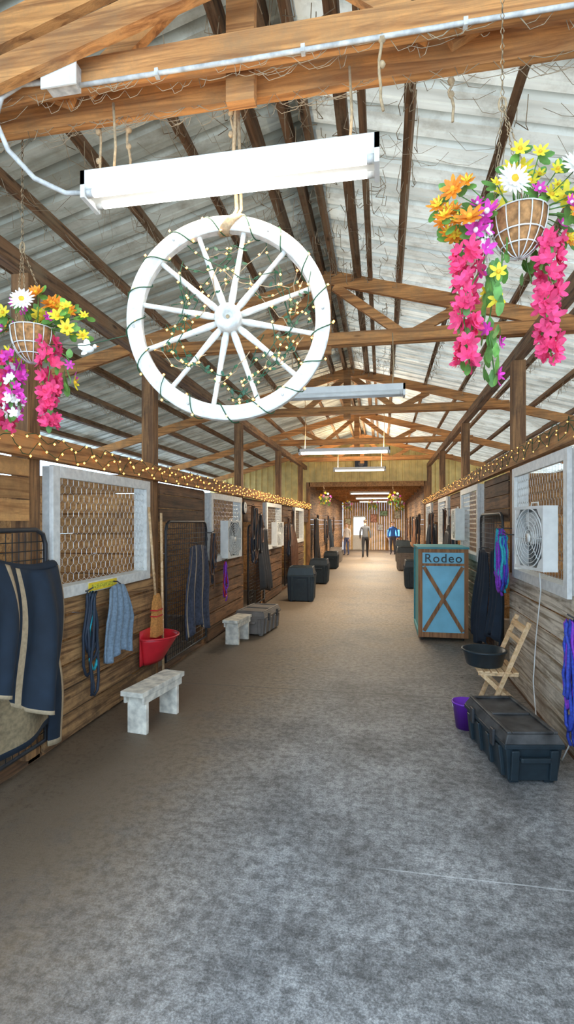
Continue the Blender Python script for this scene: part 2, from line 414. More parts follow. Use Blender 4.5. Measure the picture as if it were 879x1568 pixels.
stallwall('wall_left',-1); stallwall('wall_right',1)

def hexmesh(W,H,c=.042):
    b=MB(); dx=c*1.732/2; rows=int(H/(1.5*c))+2; cols=int(W/(2*dx))+2
    def put(p,q):
        for t in (p,q):
            if not(-.001<=t[0]<=W+.001 and -.001<=t[1]<=H+.001): return
        b.tube([(0,p[0],p[1]),(0,q[0],q[1])],.0016,WIRE,3)
    for r in range(rows):
        for k in range(cols):
            cx=k*2*dx+(dx if r%2 else 0); cy=r*1.5*c
            a=[(cx+c*math.sin(math.radians(60*i)),cy+c*math.cos(math.radians(60*i))) for i in range(6)]
            put(a[0],a[1]);put(a[1],a[2]);put(a[2],a[3])
    me=bpy.data.meshes.new('chicken_wire'); me.from_pydata(b.v,[],b.f); me.materials.append(WIRE); return me
HEX=hexmesh(1.42,.84)
wn=[0]
def window(side,y0,y1,z0,z1):
    side_dy(side)
    wn[0]+=1
    b=MB(); X=XL if side<0 else XR; t=.085
    xa,xb=(X+.001,X+.035) if side<0 else (X-.035,X-.001)
    b.box(xa,xb,y0,y0+t,z0,z1,WP); b.box(xa,xb,y1-t,y1,z0,z1,WP)
    b.box(xa,xb,y0+t,y1-t,z1-t,z1,WP); b.box(xa,xb,y0+t,y1-t,z0,z0+t,WP)
    xc,xd=(X-.10,X+.0) if side<0 else (X+.0,X+.10)
    b.box(xc,xd,y0+t-.02,y0+t,z0,z1,WP); b.box(xc,xd,y1-t,y1-t+.02,z0,z1,WP); b.box(xc,xd,y0+t,y1-t,z0+t-.02,z0+t,WP)
    o=b.build('window_%d'%wn[0],bevel=.003)
    h=bpy.data.objects.new('chicken_wire_panel',HEX); coll.objects.link(h); h.parent=o
    h.location=Vector((X,y0+t+DY,z0+t))-Vector(o.location)
    h.scale=(1,(y1-y0-2*t)/1.42,(z1-z0-2*t)/.84)
    no_dy(); return o
for k in (0,1,2,3): window(-1,4.21+3.5*k,5.79+3.5*k,1.09,2.06)
for k in (0,1,2,3): window(1,3.47+3.5*k,5.05+3.5*k,1.11,2.18)

def gate(side,y0,y1,z0,z1,name='wire_stall_gate'):
    side_dy(side)
    X=(XL+.03) if side<0 else (XR-.03)
    b=MB(); r=.1
    pts=[(X,y0,z0),(X,y0,z1-r),(X,y0+r*.3,z1-r*.3),(X,y0+r,z1),(X,y1-r,z1),(X,y1-r*.3,z1-r*.3),(X,y1,z1-r),(X,y1,z0)]
    b.tube(pts,.016,BLK,8,closed=True)
    y=y0+.06
    while y<y1-.03: b.tube([(X,y,z0),(X,y,z1-.02)],.0035,BLK,4); y+=.06
    z=z0+.06
    while z<z1-.03: b.tube([(X,y0,z),(X,y1,z)],.0035,BLK,4); z+=.06
    for zz in (z0+.2,z1-.25): b.box(X-.01,X+.01,y1-.0,y1+.03,zz,zz+.04,BLK)
    o=b.build(name); no_dy(); return o
gate(-1,2.72,4.13,.14,1.60); gate(-1,6.18,7.5,.14,1.66); gate(-1,9.7,11.0,.14,1.6); gate(-1,13.2,14.5,.14,1.6)
gate(1,5.48,6.74,.14,1.75); gate(1,9.0,10.25,.14,1.6); gate(1,12.5,13.75,.14,1.6)

# ------------------------------------------------------------------ far gable wall with big opening
b=MB(); x=-5.7
def gz(x): return roofz(x)-.02
while x<4.7:
    x2=x+.2
    mid=x+.1
    zb=0 if (mid<XL-.05 or mid>XR+.05) else 2.95
    for (a0,a1,h0,h1) in ((0,.13,0,0),(.13,.15,0,-.03),(.15,.18,-.03,-.03),(.18,.2,-.03,0)):
        b.add([(x+a0,YE+.05+h0,zb),(x+a1,YE+.05+h1,zb),(x+a1,YE+.05+h1,gz(x+a1)),(x+a0,YE+.05+h0,gz(x+a0))],[(0,1,2,3)],GAB)
    x=x2
b.box(XL,XR,YE-.02,YE+.12,2.8,2.95,HB)
b.box(-2.42,-2.3,YE-.02,YE+.14,0,2.95,OR_Z); b.box(1.29,1.4,YE-.02,YE+.14,0,2.95,OR_Z)
b.build('wall_gable')

FW=M('far_boards',(.70,.46,.20),.7,var=.35,scale=3,isl=.2)
FC=M('far_ceiling_panel',(.60,.48,.30),.6,var=.15)
FSD=wood('far_side_plank',(.13,.065,.03),(.36,.20,.09),'Y',.3,.6)
def boards(b,x,y0,y1,z0,z1,mat):
    z=z0
    while z<z1: b.box(x-.02,x+.02,y0,y1,z,min(z+.17,z1),mat); z+=.175
b=MB(); boards(b,XL-.06,17,32,0,2.95,FSD); b.build('wall_far_left')
b=MB(); boards(b,XR+.06,17,32,0,2.95,FSD); b.build('wall_far_right')
b=MB(); b.box(XL-.1,XR+.1,17.0,32.2,2.97,3.02,FC)
for y in (19,21,23,25,27,29,31): b.box(XL-.03,XR+.03,y,y+.1,2.83,2.97,HB)
b.build('ceiling_far')
b=MB()
x=XL
while x<XR: b.box(x,x+.14,32.0,32.05,0,2.95,FW); x+=.145
b.build('wall_back')
b=MB(); DW=M('door_panel_glow',(.9,.92,.95),.4,emit=1.6,ecol=(.85,.93,1.0))  # emission makes the door panel glow as if brightly lit; it is no lamp
b.box(-1.75,-.95,31.95,31.99,0,2.05,WP); b.box(-1.68,-1.02,31.93,31.955,.9,1.95,DW); b.box(-1.68,-1.02,31.93,31.955,.1,.8,WP)
b.sphere((-1.06,31.91,1.0),.03,BLK); b.build('door_1')
b=MB(); b.box(.2,1.15,31.5,31.95,.70,.75,CABW)
for xx in (.23,1.08):
    for yy in (31.52,31.89): b.box(xx,xx+.05,yy,yy+.05,0,.70,CABW)
b.build('side_table')
b=MB(); SCR=M('tv_screen_blue',(.05,.25,.8),.2,emit=2.5,ecol=(.1,.4,1)); b.box(.30,1.05,31.7,31.76,.80,1.25,BLK); b.box(.33,1.02,31.69,31.7,.84,1.22,SCR); b.box(.62,.72,31.7,31.76,.765,.8,BLK); b.box(.5,.85,31.62,31.84,.751,.765,BLK); b.build('television')
for (x,z,w,h,cc) in ((-2.05,1.7,.4,.4,(.7,.6,.4)),(-.5,1.9,.4,.5,(.75,.3,.2)),(.1,2.2,.5,.35,(.3,.5,.3)),(.9,2.1,.4,.5,(.8,.7,.5)),(-.1,1.35,.35,.4,(.85,.85,.8))):
    b=MB(); b.box(x-w/2,x+w/2,31.95,31.99,z-h/2,z+h/2,CABW); b.box(x-w/2+.03,x+w/2-.03,31.94,31.955,z-h/2+.03,z+h/2-.03,M('picture_print',cc,.5,var=.6,scale=9)); b.build('framed_picture')

# ------------------------------------------------------------------ fluorescent fixtures
def fixture(x0,x1,y,z,mat,ztop,energy,up=0,hang=True):
    b=MB(); w=.065
    b.box(x0,x1,y-w,y+w,z,z+.06,FIX); b.frustum((x0+x1)/2,y,z-.03,z,(x1-x0)/2-.01,.025,(x1-x0)/2-.01,w,FIX)
    for s_ in (-1,1):
        b.tube([(x0+.02,y+s_*.042,z-.028),(x1-.02,y+s_*.042,z-.028)],.017,mat,10)
        for xx in (x0+.02,x1-.05): b.tube([(xx,y+s_*.042,z-.028),(xx+.03,y+s_*.042,z-.028)],.0185,PVC,10)
    for xx in (x0,x1-.02): b.box(xx,xx+.02,y-w,y+w,z-.055,z+.06,FIX)
    for xx in (x0+.12,x1-.12): b.tube([(xx,y,z+.05),(xx+.01,y,(z+ztop)/2),(xx,y,ztop)],.006,ROPE,5)
    o=b.build('fluorescent_light_fixture')
    if energy: area('lamp_down',((x0+x1)/2,y,z-.07),(0,0,0),x1-x0,.12,energy,(1,.87,.68),o)
    if up: area('lamp_up',((x0+x1)/2,y,z+.07),(math.pi,0,0),x1-x0,.14,up,(1,.82,.58),o)
    return o
fixture(-1.28,-.01,2.12,3.105,TUBE,3.49,7,1.2)
fixture(-1.02,.22,5.2,2.93,FIX,3.5,0)
fixture(-1.6,.15,10.1,3.02,TUBE,4.1,60,28)
fixture(-1.3,.1,14.2,3.08,TUBEOFF,4.1,70,55)
for y in (19.9,23.9,27.9): fixture(-1.2,.3,y,2.76,TUBE,2.96,130,0)

b=MB(); b.box(-1.375,-1.245,1.95,2.008,3.455,3.555,PVC); b.box(-1.39,-1.23,1.944,1.951,3.445,3.565,FIX)
b.tube([(-1.245,1.995,3.478),(-.5,1.995,3.472),(.4,1.995,3.476),(1.6,1.995,3.474)],.009,PVC,8)
for xx in (-.9,-.3,.3,1.0): b.box(xx-.008,xx+.008,1.984,2.009,3.46,3.49,PVC)
b.tube([(-1.375,1.98,3.50),(-1.5,1.97,3.50),(-1.585,1.96,3.45),(-1.615,1.96,3.36),(-1.57,1.98,3.24),(-1.48,2.03,3.14),(-1.37,2.09,3.10),(-1.282,2.12,3.11)],.011,PVC,8)
b.build('electrical_conduit')

b=MB()
for (x,y,z0,z1) in ((-1.30,2.24,3.49,3.1),(.0,2.0,3.49,3.2),(-.66,2.24,3.49,3.2),(-1.15,2.24,3.48,3.24),(.28,2.24,3.49,3.3)):
    pts=[(x+rr(-.012,.012),y,z0+(z1-z0)*i/6) for i in range(7)]
    b.tube(pts,.006,ROPE,5)
    b.sphere((x,y,z0-.02),.016,ROPE,6,4); b.sphere((x,y,z0+(z1-z0)*.4),.014,ROPE,6,4)
b.build('hanging_rope')
b=MB()
for i in range(200):
    x=rr(-2.2,1.5); y=random.choice((2.005,2.055,2.185,2.235)); z=3.48; l=rr(.03,.2); d=rr(.01,.06)
    b.tube([(x,y,z),(x+l*.3,y,z-d),(x+l*.7,y,z-d*.8),(x+l,y,z)],.0015,COB,3)
for i in range(900):
    x=XRG+random.choice((-1,1))*(.72+.56*random.randint(0,5))+rr(-.05,.05); y=rr(2.3,9); z=roofz(x)-.09; l=rr(.08,.4); d=rr(.02,.12)
    b.tube([(x,y,z),(x+rr(-.04,.04),y+l*.3,z-d),(x+rr(-.04,.04),y+l*.7,z-d*.8),(x+rr(-.03,.03),y+l,z)],.0027,COB,3)
for i in range(420):
    x=XRG+rr(-.5,.6); y=rr(2.3,10); z=roofz(x)-.15; l=rr(.08,.35); d=rr(.02,.14)
    b.tube([(x,y,z),(x+rr(-.04,.04),y+l*.3,z-d),(x+rr(-.04,.04),y+l*.7,z-d*.8),(x+rr(-.08,.08),y+l,z)],.0028,COB,3)
for i in range(240):
    x=rr(-2.6,1.4); y=rr(2.6,6); z=roofz(x)-.1; l=rr(.1,.4); d=rr(.03,.16)
    b.tube([(x,y,z),(x+l*.3,y,z-d),(x+l*.7,y+.05,z-d*.8),(x+l,y+rr(-.1,.1),roofz(x+l)-.1)],.0014,COB,3)
b.build('cobwebs')

# ------------------------------------------------------------------ wagon wheel
WC=Vector((-.65,2.17,2.525)); WM=Matrix.Translation(WC)@Matrix.Rotation(math.radians(9),4,'Z')@Matrix.Rotation(math.radians(2),4,'Y')
b=MB(); b.T=WM
prof=[(.378,-.022),(.432,-.024),(.437,-.02),(.437,.02),(.432,.024),(.378,.022),(.374,.018),(.374,-.018),(.378,-.022)]
b.lathe(prof,WW,96,axis='Y',smooth=False)
for i in range(12):
    a=math.radians(-8+30*i); d=Vector((math.cos(a),0,math.sin(a)));n=8
    b.tube([d*.05,d*.09,d*.2,d*.33,d*.382],.013,WW,8,radii=[.012,.016,.0125,.0105,.012])
b.lathe([(.0,-.03),(.018,-.03),(.020,-.05),(.04,-.055),(.052,-.05),(.058,-.035),(.06,0),(.058,.035),(.05,.05),(.02,.055),(0,.055)],WW,28,axis='Y')
b.tube([(0,-.036,0),(0,-.029,0)],.008,ROPE,10)
for i in range(6):
    a=math.radians(7+60*i); b.tube([(math.cos(a)*.405,-.03,math.sin(a)*.405),(math.cos(a)*.405,-.02,math.sin(a)*.405)],.006,PVC,8)
wheel=b.build('wagon_wheel')
b=MB(); 
top=WM@Vector((0,0,.405))
for k in range(7):
    b.tube([top+Vector((.035*math.cos(a*.7)-.02+.006*k,.034*math.sin(a*.7+0),.036*math.cos(a*.7))) for a in range(9)],.008,ROPE,5,closed=True)
b.tube([top+Vector((0,0,.03)),(top.x+.01,2.215,3.02),(top.x-.01,2.235,3.3),(top.x,2.24,3.5),(top.x,2.21,3.62)],.009,ROPE,6)
b.tube([top+Vector((.02,0,.03)),(top.x+.03,2.215,3.02),(top.x+.01,2.235,3.5)],.007,ROPE,6)
b.build('wheel_hanging_rope',parent=wheel)
b=MB(); b.T=WM
def bulb(p,r=.0062): b.octa(p,r,BULB)
pts=[]
for i in range(260):
    a=2*math.pi*i/260*1.0; q=a*17
    pts.append(((.405+.042*math.cos(q))*math.cos(a),.036*math.sin(q),(.405+.042*math.cos(q))*math.sin(a)))
    if i%7==0: p=pts[-1]; bulb((p[0]*1.01,p[1]-.01,p[2]*1.01))
b.tube(pts,.0026,GWIRE,4,closed=True)
for i in range(40):
    a0=rr(0,2*math.pi); a1=a0+rr(.4,1.5); r0=rr(.2,.40); r1=rr(.12,.40); sg=rr(.02,.09)
    p0=Vector((r0*math.cos(a0),rr(-.04,.04),r0*math.sin(a0))); p1=Vector((r1*math.cos(a1),rr(-.04,.04),r1*math.sin(a1)))
    seg=[]
    for t in range(9):
        u=t/8; p=p0.lerp(p1,u); p=p+Vector((rr(-.012,.012),rr(-.01,.01),-sg*4*u*(1-u)+rr(-.012,.012))); seg.append(p)
    b.tube(seg,.002,GWIRE if i%3 else ROPE,4)
    for t in (1,4,7): bulb(seg[t]+Vector((0,-.008,0)))
    for t in (2,4,6): b.petal(seg[t],(0,-1,.2),(rr(-1,1),0,rr(-1,1)),.024,.013,GWIRE,.2)
b.build('fairy_lights')

def string(X,z,y0,y1,face,step,amp,r0=.009):
    b=MB(); pts=[];y=y0;i=0
    while y<y1:
        pts.append((X+face*(.012+.01*math.sin(i*1.3)),y,z+amp*math.sin(i*.9)+rr(-.02,.02))); y+=.045; i+=1
    b.tube(pts,.003,GWIRE,4)
    for i in range(0,len(pts),step):
        p=pts[i]; b.octa((p[0]+face*.012,p[1],p[2]-.01),r0,BULB)
    return b.build('fairy_lights')
string(XL+.066,2.14,1.5,16.7,1,2,.05,.0105)
string(XL+.066,2.21,3.0,16.7,1,3,.03,.010)
string(XR-.066,2.27,1.5,16.7,-1,4,.05,.006)
string(XR-.066,2.33,1.5,16.7,-1,5,.02,.006)

# ------------------------------------------------------------------ flower baskets
PINK=M('petal_hot_pink',(.95,.06,.19),.6,var=.35,scale=40,isl=.25,trans=.25)
MAG=M('petal_magenta',(.75,.05,.42),.6,var=.4,scale=40,isl=.3,trans=.2)
YEL=M('petal_yellow',(.97,.72,.04),.6,var=.2,scale=40,isl=.15,trans=.2)
ORA=M('petal_orange',(.97,.28,.02),.6,var=.3,scale=40,isl=.2,trans=.2)
WHT=M('petal_white',(.94,.92,.86),.6,var=.05,isl=.05,trans=.2)
GRN=M('leaf_green',(.12,.28,.05),.5,var=.4,scale=30,isl=.35,trans=.15)
CEN=M('daisy_centre',(.75,.42,.02),.8)
COCO=M('coco_liner',(.36,.17,.06),.95,var=.5,scale=50,bump=.6)
def basket(loc,ztop,tops,strands,r=.105,h=.17,name='hanging_flower_basket',hook=.43,sc=1.0,dense=1):
    b=MB(); c=Vector(loc)
    b.T=Matrix.Translation(c)@Matrix.Scale(sc,4)
    prof=[(r*math.sin(math.radians(a)),-h*math.cos(math.radians(a))) for a in range(0,91,10)]
    b.lathe([(max(p[0]-.004,.001),p[1]+.004) for p in prof],COCO,24)
    for k in range(14):
        a=2*math.pi*k/14; b.tube([(p[0]*math.cos(a),p[0]*math.sin(a),p[1]) for p in prof],.0026,WP,4)
    for q in (9,6,4): b.tube([(prof[q][0]*math.cos(2*math.pi*j/24),prof[q][0]*math.sin(2*math.pi*j/24),prof[q][1]) for j in range(24)],.0032,WP,4,closed=True)
    b.lathe([(0,-.01),(r*.95,-.012)],COCO,20)
    hk=Vector((-.06,0,hook))
    for k in range(3):
        a=2*math.pi*k/3+.4; p=Vector((r*math.cos(a),r*math.sin(a),0)); m_=20
        for i in range(m_):
            q=p.lerp(hk,(i+.5)/m_); d=(hk-p)/m_*.62; sd=Vector((.005,0,0)) if i%2 else Vector((0,.005,0))
            b.tube([q-d,q+sd,q+d,q-sd],.002,ROPE,3,closed=True)
    top=(ztop-c.z)/sc; m_=int((top-hook)/.03)
    for i in range(m_):
        z=hook+.015+.03*i; sd=Vector((.007,0,0)) if i%2 else Vector((0,.007,0)); q=Vector((hk.x,0,z)); d=Vector((0,0,.019))
        b.tube([q-d,q+sd,q+d,q-sd],.0025,ROPE,3,closed=True)
    b.tube([(hk.x+.014*math.sin(a*.8),0,hook+.03*math.cos(a*.8)) for a in range(8)],.004,ROPE,4,closed=True)
    def one(x,y,z,kind,rad):
        n=Vector((x*1.5+rr(-.3,.3),-1,.25+rr(-.3,.3)))
        src=Vector((x*.25,0,0)); b.tube([src,(x*.7,y*.5,z*.6),(x,y+.01,z)],.0025,GRN,4)
        if kind=='w': b.flower((x,y,z),n,rad,18,WHT,CEN,.15,1.5); b.flower((x,y-.006,z),n,rad*.75,13,WHT,CEN,.4,1.5)
        elif kind=='o': b.flower((x,y,z),n,rad,9,ORA,CEN,.4,1.3); b.flower((x,y-.008,z),n,rad*.6,7,YEL if R()<.4 else ORA,CEN,.7)
        elif kind=='y': b.flower((x,y,z),n,rad,7,YEL,CEN,.4,1.2)
        elif kind=='m': b.flower((x,y,z),n,rad,7,MAG,WHT,.5,1.2)
        for q in range(2):
            a=rr(0,6.28); b.petal((x,y+.02,z),n,(math.cos(a),0,math.sin(a)),rr(.045,.07),.032,GRN,.1)
    for (x,z,kind,rad) in tops:
        one(x,-.16 if kind=='w' else rr(-.11,-.03),z,kind,rad)
        if dense: one(x+rr(-.04,.04),rr(0,.08),z+rr(-.03,.03),kind if kind!='w' else 'y',rad*.85)
    for (x,y,za,zb,w,kind,dens) in strands:
        pts=[];
        for i in range(9):
            t=i/8; pts.append((x*(.55+.45*min(1,t*3))+.01*math.sin(i),y*(.5+.5*min(1,t*3)),(0 if i==0 else za+(zb-za)*t)))
        b.tube(pts,.003,GRN,4)
        nn=int(abs(za-zb)*dens)
        for i in range(nn):
            t=R(); p=Vector((x,y,za+(zb-za)*t)); a=rr(0,6.28); wd=w*(1-.25*t)
            o=Vector((math.cos(a),math.sin(a),rr(-.2,.3))); q=p+o*wd*rr(.5,1)
            if kind=='p': b.flower(q,o+Vector((0,-.5,0)),rr(.024,.036),5,PINK,None,.7,1.3)
            elif kind=='m': b.flower(q,o+Vector((0,-.5,0)),rr(.02,.034),5,MAG if R()<.7 else WHT,None,.6,1.3)
            elif kind=='g':
                if R()<.22: b.flower(q,o+Vector((0,-.6,0)),rr(.03,.042),6,YEL,CEN,.5)
                elif R()<.12: b.flower(q,o+Vector((0,-.6,0)),rr(.025,.035),6,MAG,None,.5)
                else: b.petal(q,o,(o.x,o.y,-.6),rr(.04,.075),.034,GRN,-.2)
            if R()<.25: b.petal(q,o,(o.x,o.y,-.8),rr(.03,.06),.028,GRN,-.2)
    return b.build(name)
tops=[(-.26,.06,'o',.05),(-.31,.03,'o',.04),(-.29,-.02,'o',.04),(-.24,-.03,'o',.04),(-.21,.09,'o',.035),(-.2,-.05,'o',.055),(-.13,-.02,'m',.05),(-.17,-.08,'m',.045),
      (-.055,.04,'w',.062),(.16,.065,'w',.065),(.0,.15,'y',.045),(.03,.1,'y',.04),(-.02,.19,'y',.035),(.05,.17,'y',.03),(.18,.0,'y',.035),(.19,-.06,'o',.045),(.1,.03,'y',.035),
      (.16,-.02,'m',.03),(.06,.06,'m',.03),(-.09,.1,'y',.03),(.12,.12,'y',.03),(.21,.05,'y',.03),(-.16,.04,'m',.03)]
strands=[(-.2,-.04,-.14,-.58,.045,'p',170),(.10,-.03,-.10,-.60,.045,'p',170),(-.15,-.03,-.03,-.22,.05,'m',110),(-.10,0,-.15,-.64,.04,'g',75),(-.09,-.08,-.15,-.35,.04,'g',60),(.05,.05,-.02,-.25,.05,'g',60)]
basket((.455,1.88,2.69),4.1,tops,strands,hook=.44,sc=.87)
tl=[(.06,.08,'w',.06),(.14,.1,'o',.05),(.17,.09,'o',.045),(.1,.13,'o',.045),(-.1,.06,'y',.04),(.2,.02,'y',.045),(.23,-.03,'y',.04),(.18,.06,'y',.04),(-.15,.0,'m',.04),(-.2,.05,'o',.045),(0,.1,'y',.04),(.12,.04,'m',.035),(-.04,.11,'m',.04),(-.25,.0,'w',.05),(.24,.07,'y',.03)]
sl=[(.12,-.04,-.06,-.5,.05,'p',170),(-.06,-.06,-.12,-.46,.05,'m',120),(-.16,0,-.1,-.5,.05,'p',150),(-.1,0,-.06,-.3,.05,'g',70),(.2,0,-.1,-.28,.04,'g',60)]
basket((-1.73,2.36,2.62),4.0,tl,sl,hook=.42)
small=[(-.15,.05,'o',.05),(.1,.08,'w',.05),(.0,.12,'y',.05),(.18,.0,'m',.05),(-.05,.02,'m',.05),(-.2,-.03,'y',.05)]
ss=[(-.15,0,-.03,-.3,.09,'g',120),(.12,0,-.03,-.3,.09,'g',120),(0,-.05,-.02,-.25,.1,'g',120)]
for (x,y,z) in ((-1.6,15.0,2.4),(.35,15.2,2.4),(-.3,18.5,2.35),(-1.2,18.5,2.3),(.6,18.5,2.3)):
    basket((x,y,z),roofz(x)-.1 if y<16 else 2.95,small,ss,.12,.14,'hanging_flower_basket',.3,.8,0)

# ------------------------------------------------------------------ furniture & props
def bench(cx,cy,rot,Ln,W,H):
    b=MB(); b.T=Matrix.Translation((cx,cy,0))@Matrix.Rotation(rot,4,'Z')
    b.box(-W/2,W/2,-Ln/2,Ln/2,H-.04,H,BW)
    for s_ in (-1,1):
        y=s_*(Ln/2-.09); b.box(-W/2+.015,W/2-.015,y-.02,y+.02,0,H-.04,BW)
    for s_ in (-1,1): b.box(s_*(W/2-.02)-.012,s_*(W/2-.02)+.012,-Ln/2+.03,Ln/2-.03,H-.10,H-.041,BW)
    b.build('wooden_bench',bevel=.004)
bench(-1.85,4.05,math.radians(-8),.64,.20,.345)
bench(-1.97,7.0,math.radians(-6),.55,.22,.34)

b=MB(); x0,x1,y0,y1,z1=.50,1.17,7.52,8.6,1.28
b.box(x0+.02,x1-.02,y0+.02,y1,.07,z1-.02,TURQ)
b.box(x0,x1,y0-.0,y0+.02,.05,.12,CABW); b.box(x0,x1,y0,y0+.02,z1-.05,z1,CABW)
b.box(x0,x0+.055,y0,y0+.02,.12,z1-.05,CABW); b.box(x1-.055,x1,y0,y0+.02,.12,z1-.05,CABW)
b.box(x0+.055,x1-.055,y0+.008,y0+.019,.12,z1-.05,LTURQ)
b.box(x0+.055,x1-.055,y0-.001,y0+.0075,z1-.235,z1-.2,CABW)
b.beam((x0+.075,y0,.14),(x1-.075,y0,z1-.25),.016,.05,CABW); b.beam((x1-.075,y0-.004,.14),(x0+.075,y0-.004,z1-.25),.016,.05,CABW)
b.box(x0-.01,x1+.01,y0-.01,y1,z1-.0,z1+.025,TURQ)
b.box(x0,x0+.019,y0+.021,y0+.07,.05,z1-.02,TURQ); b.box(x0,x0+.019,y1-.05,y1,.05,z1-.02,TURQ); b.box(x0,x0+.019,y0+.07,y1-.05,.05,.12,TURQ)
for xx in (x0+.06,x1-.06):
    for yy in (y0+.08,y1-.08):
        b.lathe([(0,-.012),(.035,-.012),(.035,.012),(0,.012)],BLK,14,c=(xx,yy,.035),axis='X'); b.box(xx-.02,xx+.02,yy-.02,yy+.02,.04,.072,BLK)
cab=b.build('rodeo_cabinet')
cu=bpy.data.curves.new('rodeo_lettering','FONT'); cu.body='Rodeo'; cu.size=.17; cu.extrude=.002; cu.align_x='CENTER'; cu.space_character=1.15; cu.offset=.001
cu.materials.append(BLK)
t=bpy.data.objects.new('rodeo_lettering',cu); coll.objects.link(t); t.parent=cab
t.location=Vector(((x0+x1)/2,y0+.004,z1-.185))-Vector(cab.location); t.rotation_euler=(math.radians(90),0,0)

def tote(cx,cy,rot,W,Ln,H,body,lid,name):
    b=MB(); b.T=Matrix.Translation((cx,cy,0))@Matrix.Rotation(rot,4,'Z')
    h=H*.74
    b.frustum(0,0,.02,h,W/2-.035,Ln/2-.035,W/2-.012,Ln/2-.012,body)
    for s_ in (-1,1):
        for q in (-.36,-.12,.12,.36):
            b.beam((s_*(W/2-.028),q*Ln,.03),(s_*(W/2-.006),q*Ln,h-.02),.03,.05,body,side=(1,0,0))
        for q in (-.32,.32):
            b.beam((q*W,s_*(Ln/2-.028),.03),(q*W,s_*(Ln/2-.006),h-.02),.05,.03,body,side=(1,0,0))
        for q in (-1,1): b.box(q*(W/2-.08)-.03,q*(W/2-.08)+.03,s_*(Ln/2-.08)-.03,s_*(Ln/2-.08)+.03,0,.025,body)
        b.box(-.09,.09,s_*(Ln/2+.012)-.012,s_*(Ln/2+.012)+.012,h-.09,h-.06,body)
        for q in (-1,1): b.box(q*.085-.01,q*.085+.01,min(s_*(Ln/2-.02),s_*(Ln/2+.02)),max(s_*(Ln/2-.02),s_*(Ln/2+.02)),h-.09,h-.06,body)
        for q in (-.25,.25): b.box(s_*(W/2+.004)-.01,s_*(W/2+.004)+.01,q*Ln-.03,q*Ln+.03,h-.06,h+.05,BLK)
    b.box(-W/2,W/2,-Ln/2,Ln/2,h-.015,h+.015,body)
    b.frustum(0,0,h+.015,H-.015,W/2-.002,Ln/2-.002,W/2-.03,Ln/2-.03,lid)
    for (a0,a1,c0,c1) in ((-W/2+.03,-W/2+.06,-Ln/2+.03,Ln/2-.03),(W/2-.06,W/2-.03,-Ln/2+.03,Ln/2-.03),(-W/2+.06,W/2-.06,-Ln/2+.03,-Ln/2+.06),(-W/2+.06,W/2-.06,Ln/2-.06,Ln/2-.03),(-W/2+.06,W/2-.06,-.02,.02)):
        b.box(a0,a1,c0,c1,H-.016,H,lid)
    b.build(name,bevel=.006)
tote(.875,3.86,math.radians(10),.38,.76,.33,BLKP,DUST,'plastic_footlocker')
tote(-1.86,7.77,math.radians(-6),.48,.8,.36,GREYP,GREYP,'storage_tote')
tote(-1.68,11.0,math.radians(3),.56,.6,.72,BLKP,BLKP,'storage_tote')
tote(-1.68,14.2,0,.5,.6,.66,BLKP,BLKP,'storage_tote')
tote(.80,13.6,0,.5,.6,.7,BLKP,BLKP,'storage_tote')
tote(-1.8,18.9,0,.5,.7,.6,BLKP,BLKP,'storage_tote'); tote(-1.9,22.0,0,.5,.7,.6,GREYP,GREYP,'storage_tote'); tote(.8,18.7,0,.6,.8,.8,GREYP,BLKP,'storage_tote'); tote(.85,22.3,0,.6,.8,.9,BLKP,BLKP,'storage_tote')

DY=.25
b=MB(); b.lathe([(0,.005),(.075,.005),(.078,.0),(.105,.2),(.112,.2),(.112,.21),(.1,.21),(.074,.012),(0,.012)],PURP,26,c=(.665,4.15,0))
b.tube([(.665+.108*math.cos(a),4.15-.02*math.sin(a),.2-.1*math.sin(a)) for a in [math.pi*i/10 for i in range(11)]],.003,WIRE,5); b.build('purple_bucket')
DY=.39
b=MB()
for y in (4.22,4.62):
    b.beam((1.20,y,.82),(.86,y,.0),.022,.036,CHW); yy=y+(.026 if y<4.4 else -.026)
    b.beam((.83,yy,.37),(1.22,yy,.0),.022,.036,CHW)
    b.beam((.80,yy,.375),(1.12,yy,.375),.02,.03,CHW)
for i in range(6): b.box(.79+.056*i,.79+.056*i+.045,4.205,4.635,.391,.405,CHW)
for (z,h) in ((.76,.055),(.66,.04)):
    x=.86+.34*z/.82; b.beam((x-.012,4.21,z),(x-.012,4.63,z),.018,h,CHW,side=(1,0,-.4))
b.beam((.95,4.22,.2),(.95,4.62,.2),.02,.03,CHW); b.beam((1.12,4.25,.1),(1.12,4.59,.1),.02,.03,CHW)
b.build('folding_wooden_chair',bevel=.003)
b=MB(); b.lathe([(0,0),(.14,0),(.15,.01),(.178,.12),(.19,.125),(.19,.137),(.17,.137),(.142,.022),(0,.018)],BLKP,36,c=(.88,4.42,.407)); b.build('rubber_feed_pan')
no_dy()

def cloth(name,side,y0,y1,z0,z1,mat,folds=4,off=.05,pinch=.6,amp=.03,seed=0,matfn=None):
    side_dy(side)
    X=(XL if side<0 else XR)-side*off
    b=MB(); s=-side
    def fn(u,v):
        w=pinch+(1-pinch)*min(1,v*2.2); ym=(y0+y1)/2
        y=ym+(u-.5)*(y1-y0)*w
        x=X+s*(.012+amp*(.25+.75*v)*(1+math.sin(u*folds*6.28+seed+1.5*v))+.02*math.sin(v*5+seed))
        z=z1-(z1-z0)*v*(1+.05*math.sin(u*7+seed))-.03*(abs(u-.5)*2)**2*(1-v)
        return (x,y,z)
    b.grid(fn,44,24,mat,matfn=matfn)
    b.tube([((XL+.002) if side<0 else (XR-.002),(y0+y1)/2,z1+.02),(X+s*.02,(y0+y1)/2,z1+.02),(X+s*.05,(y0+y1)/2,z1-.0)],.006,BLK,5)
    o=b.build(name,solid=.012); no_dy(); return o
TOW=M('blue_grey_towel',(.20,.27,.34),.95,var=.25,scale=50,bump=.4)
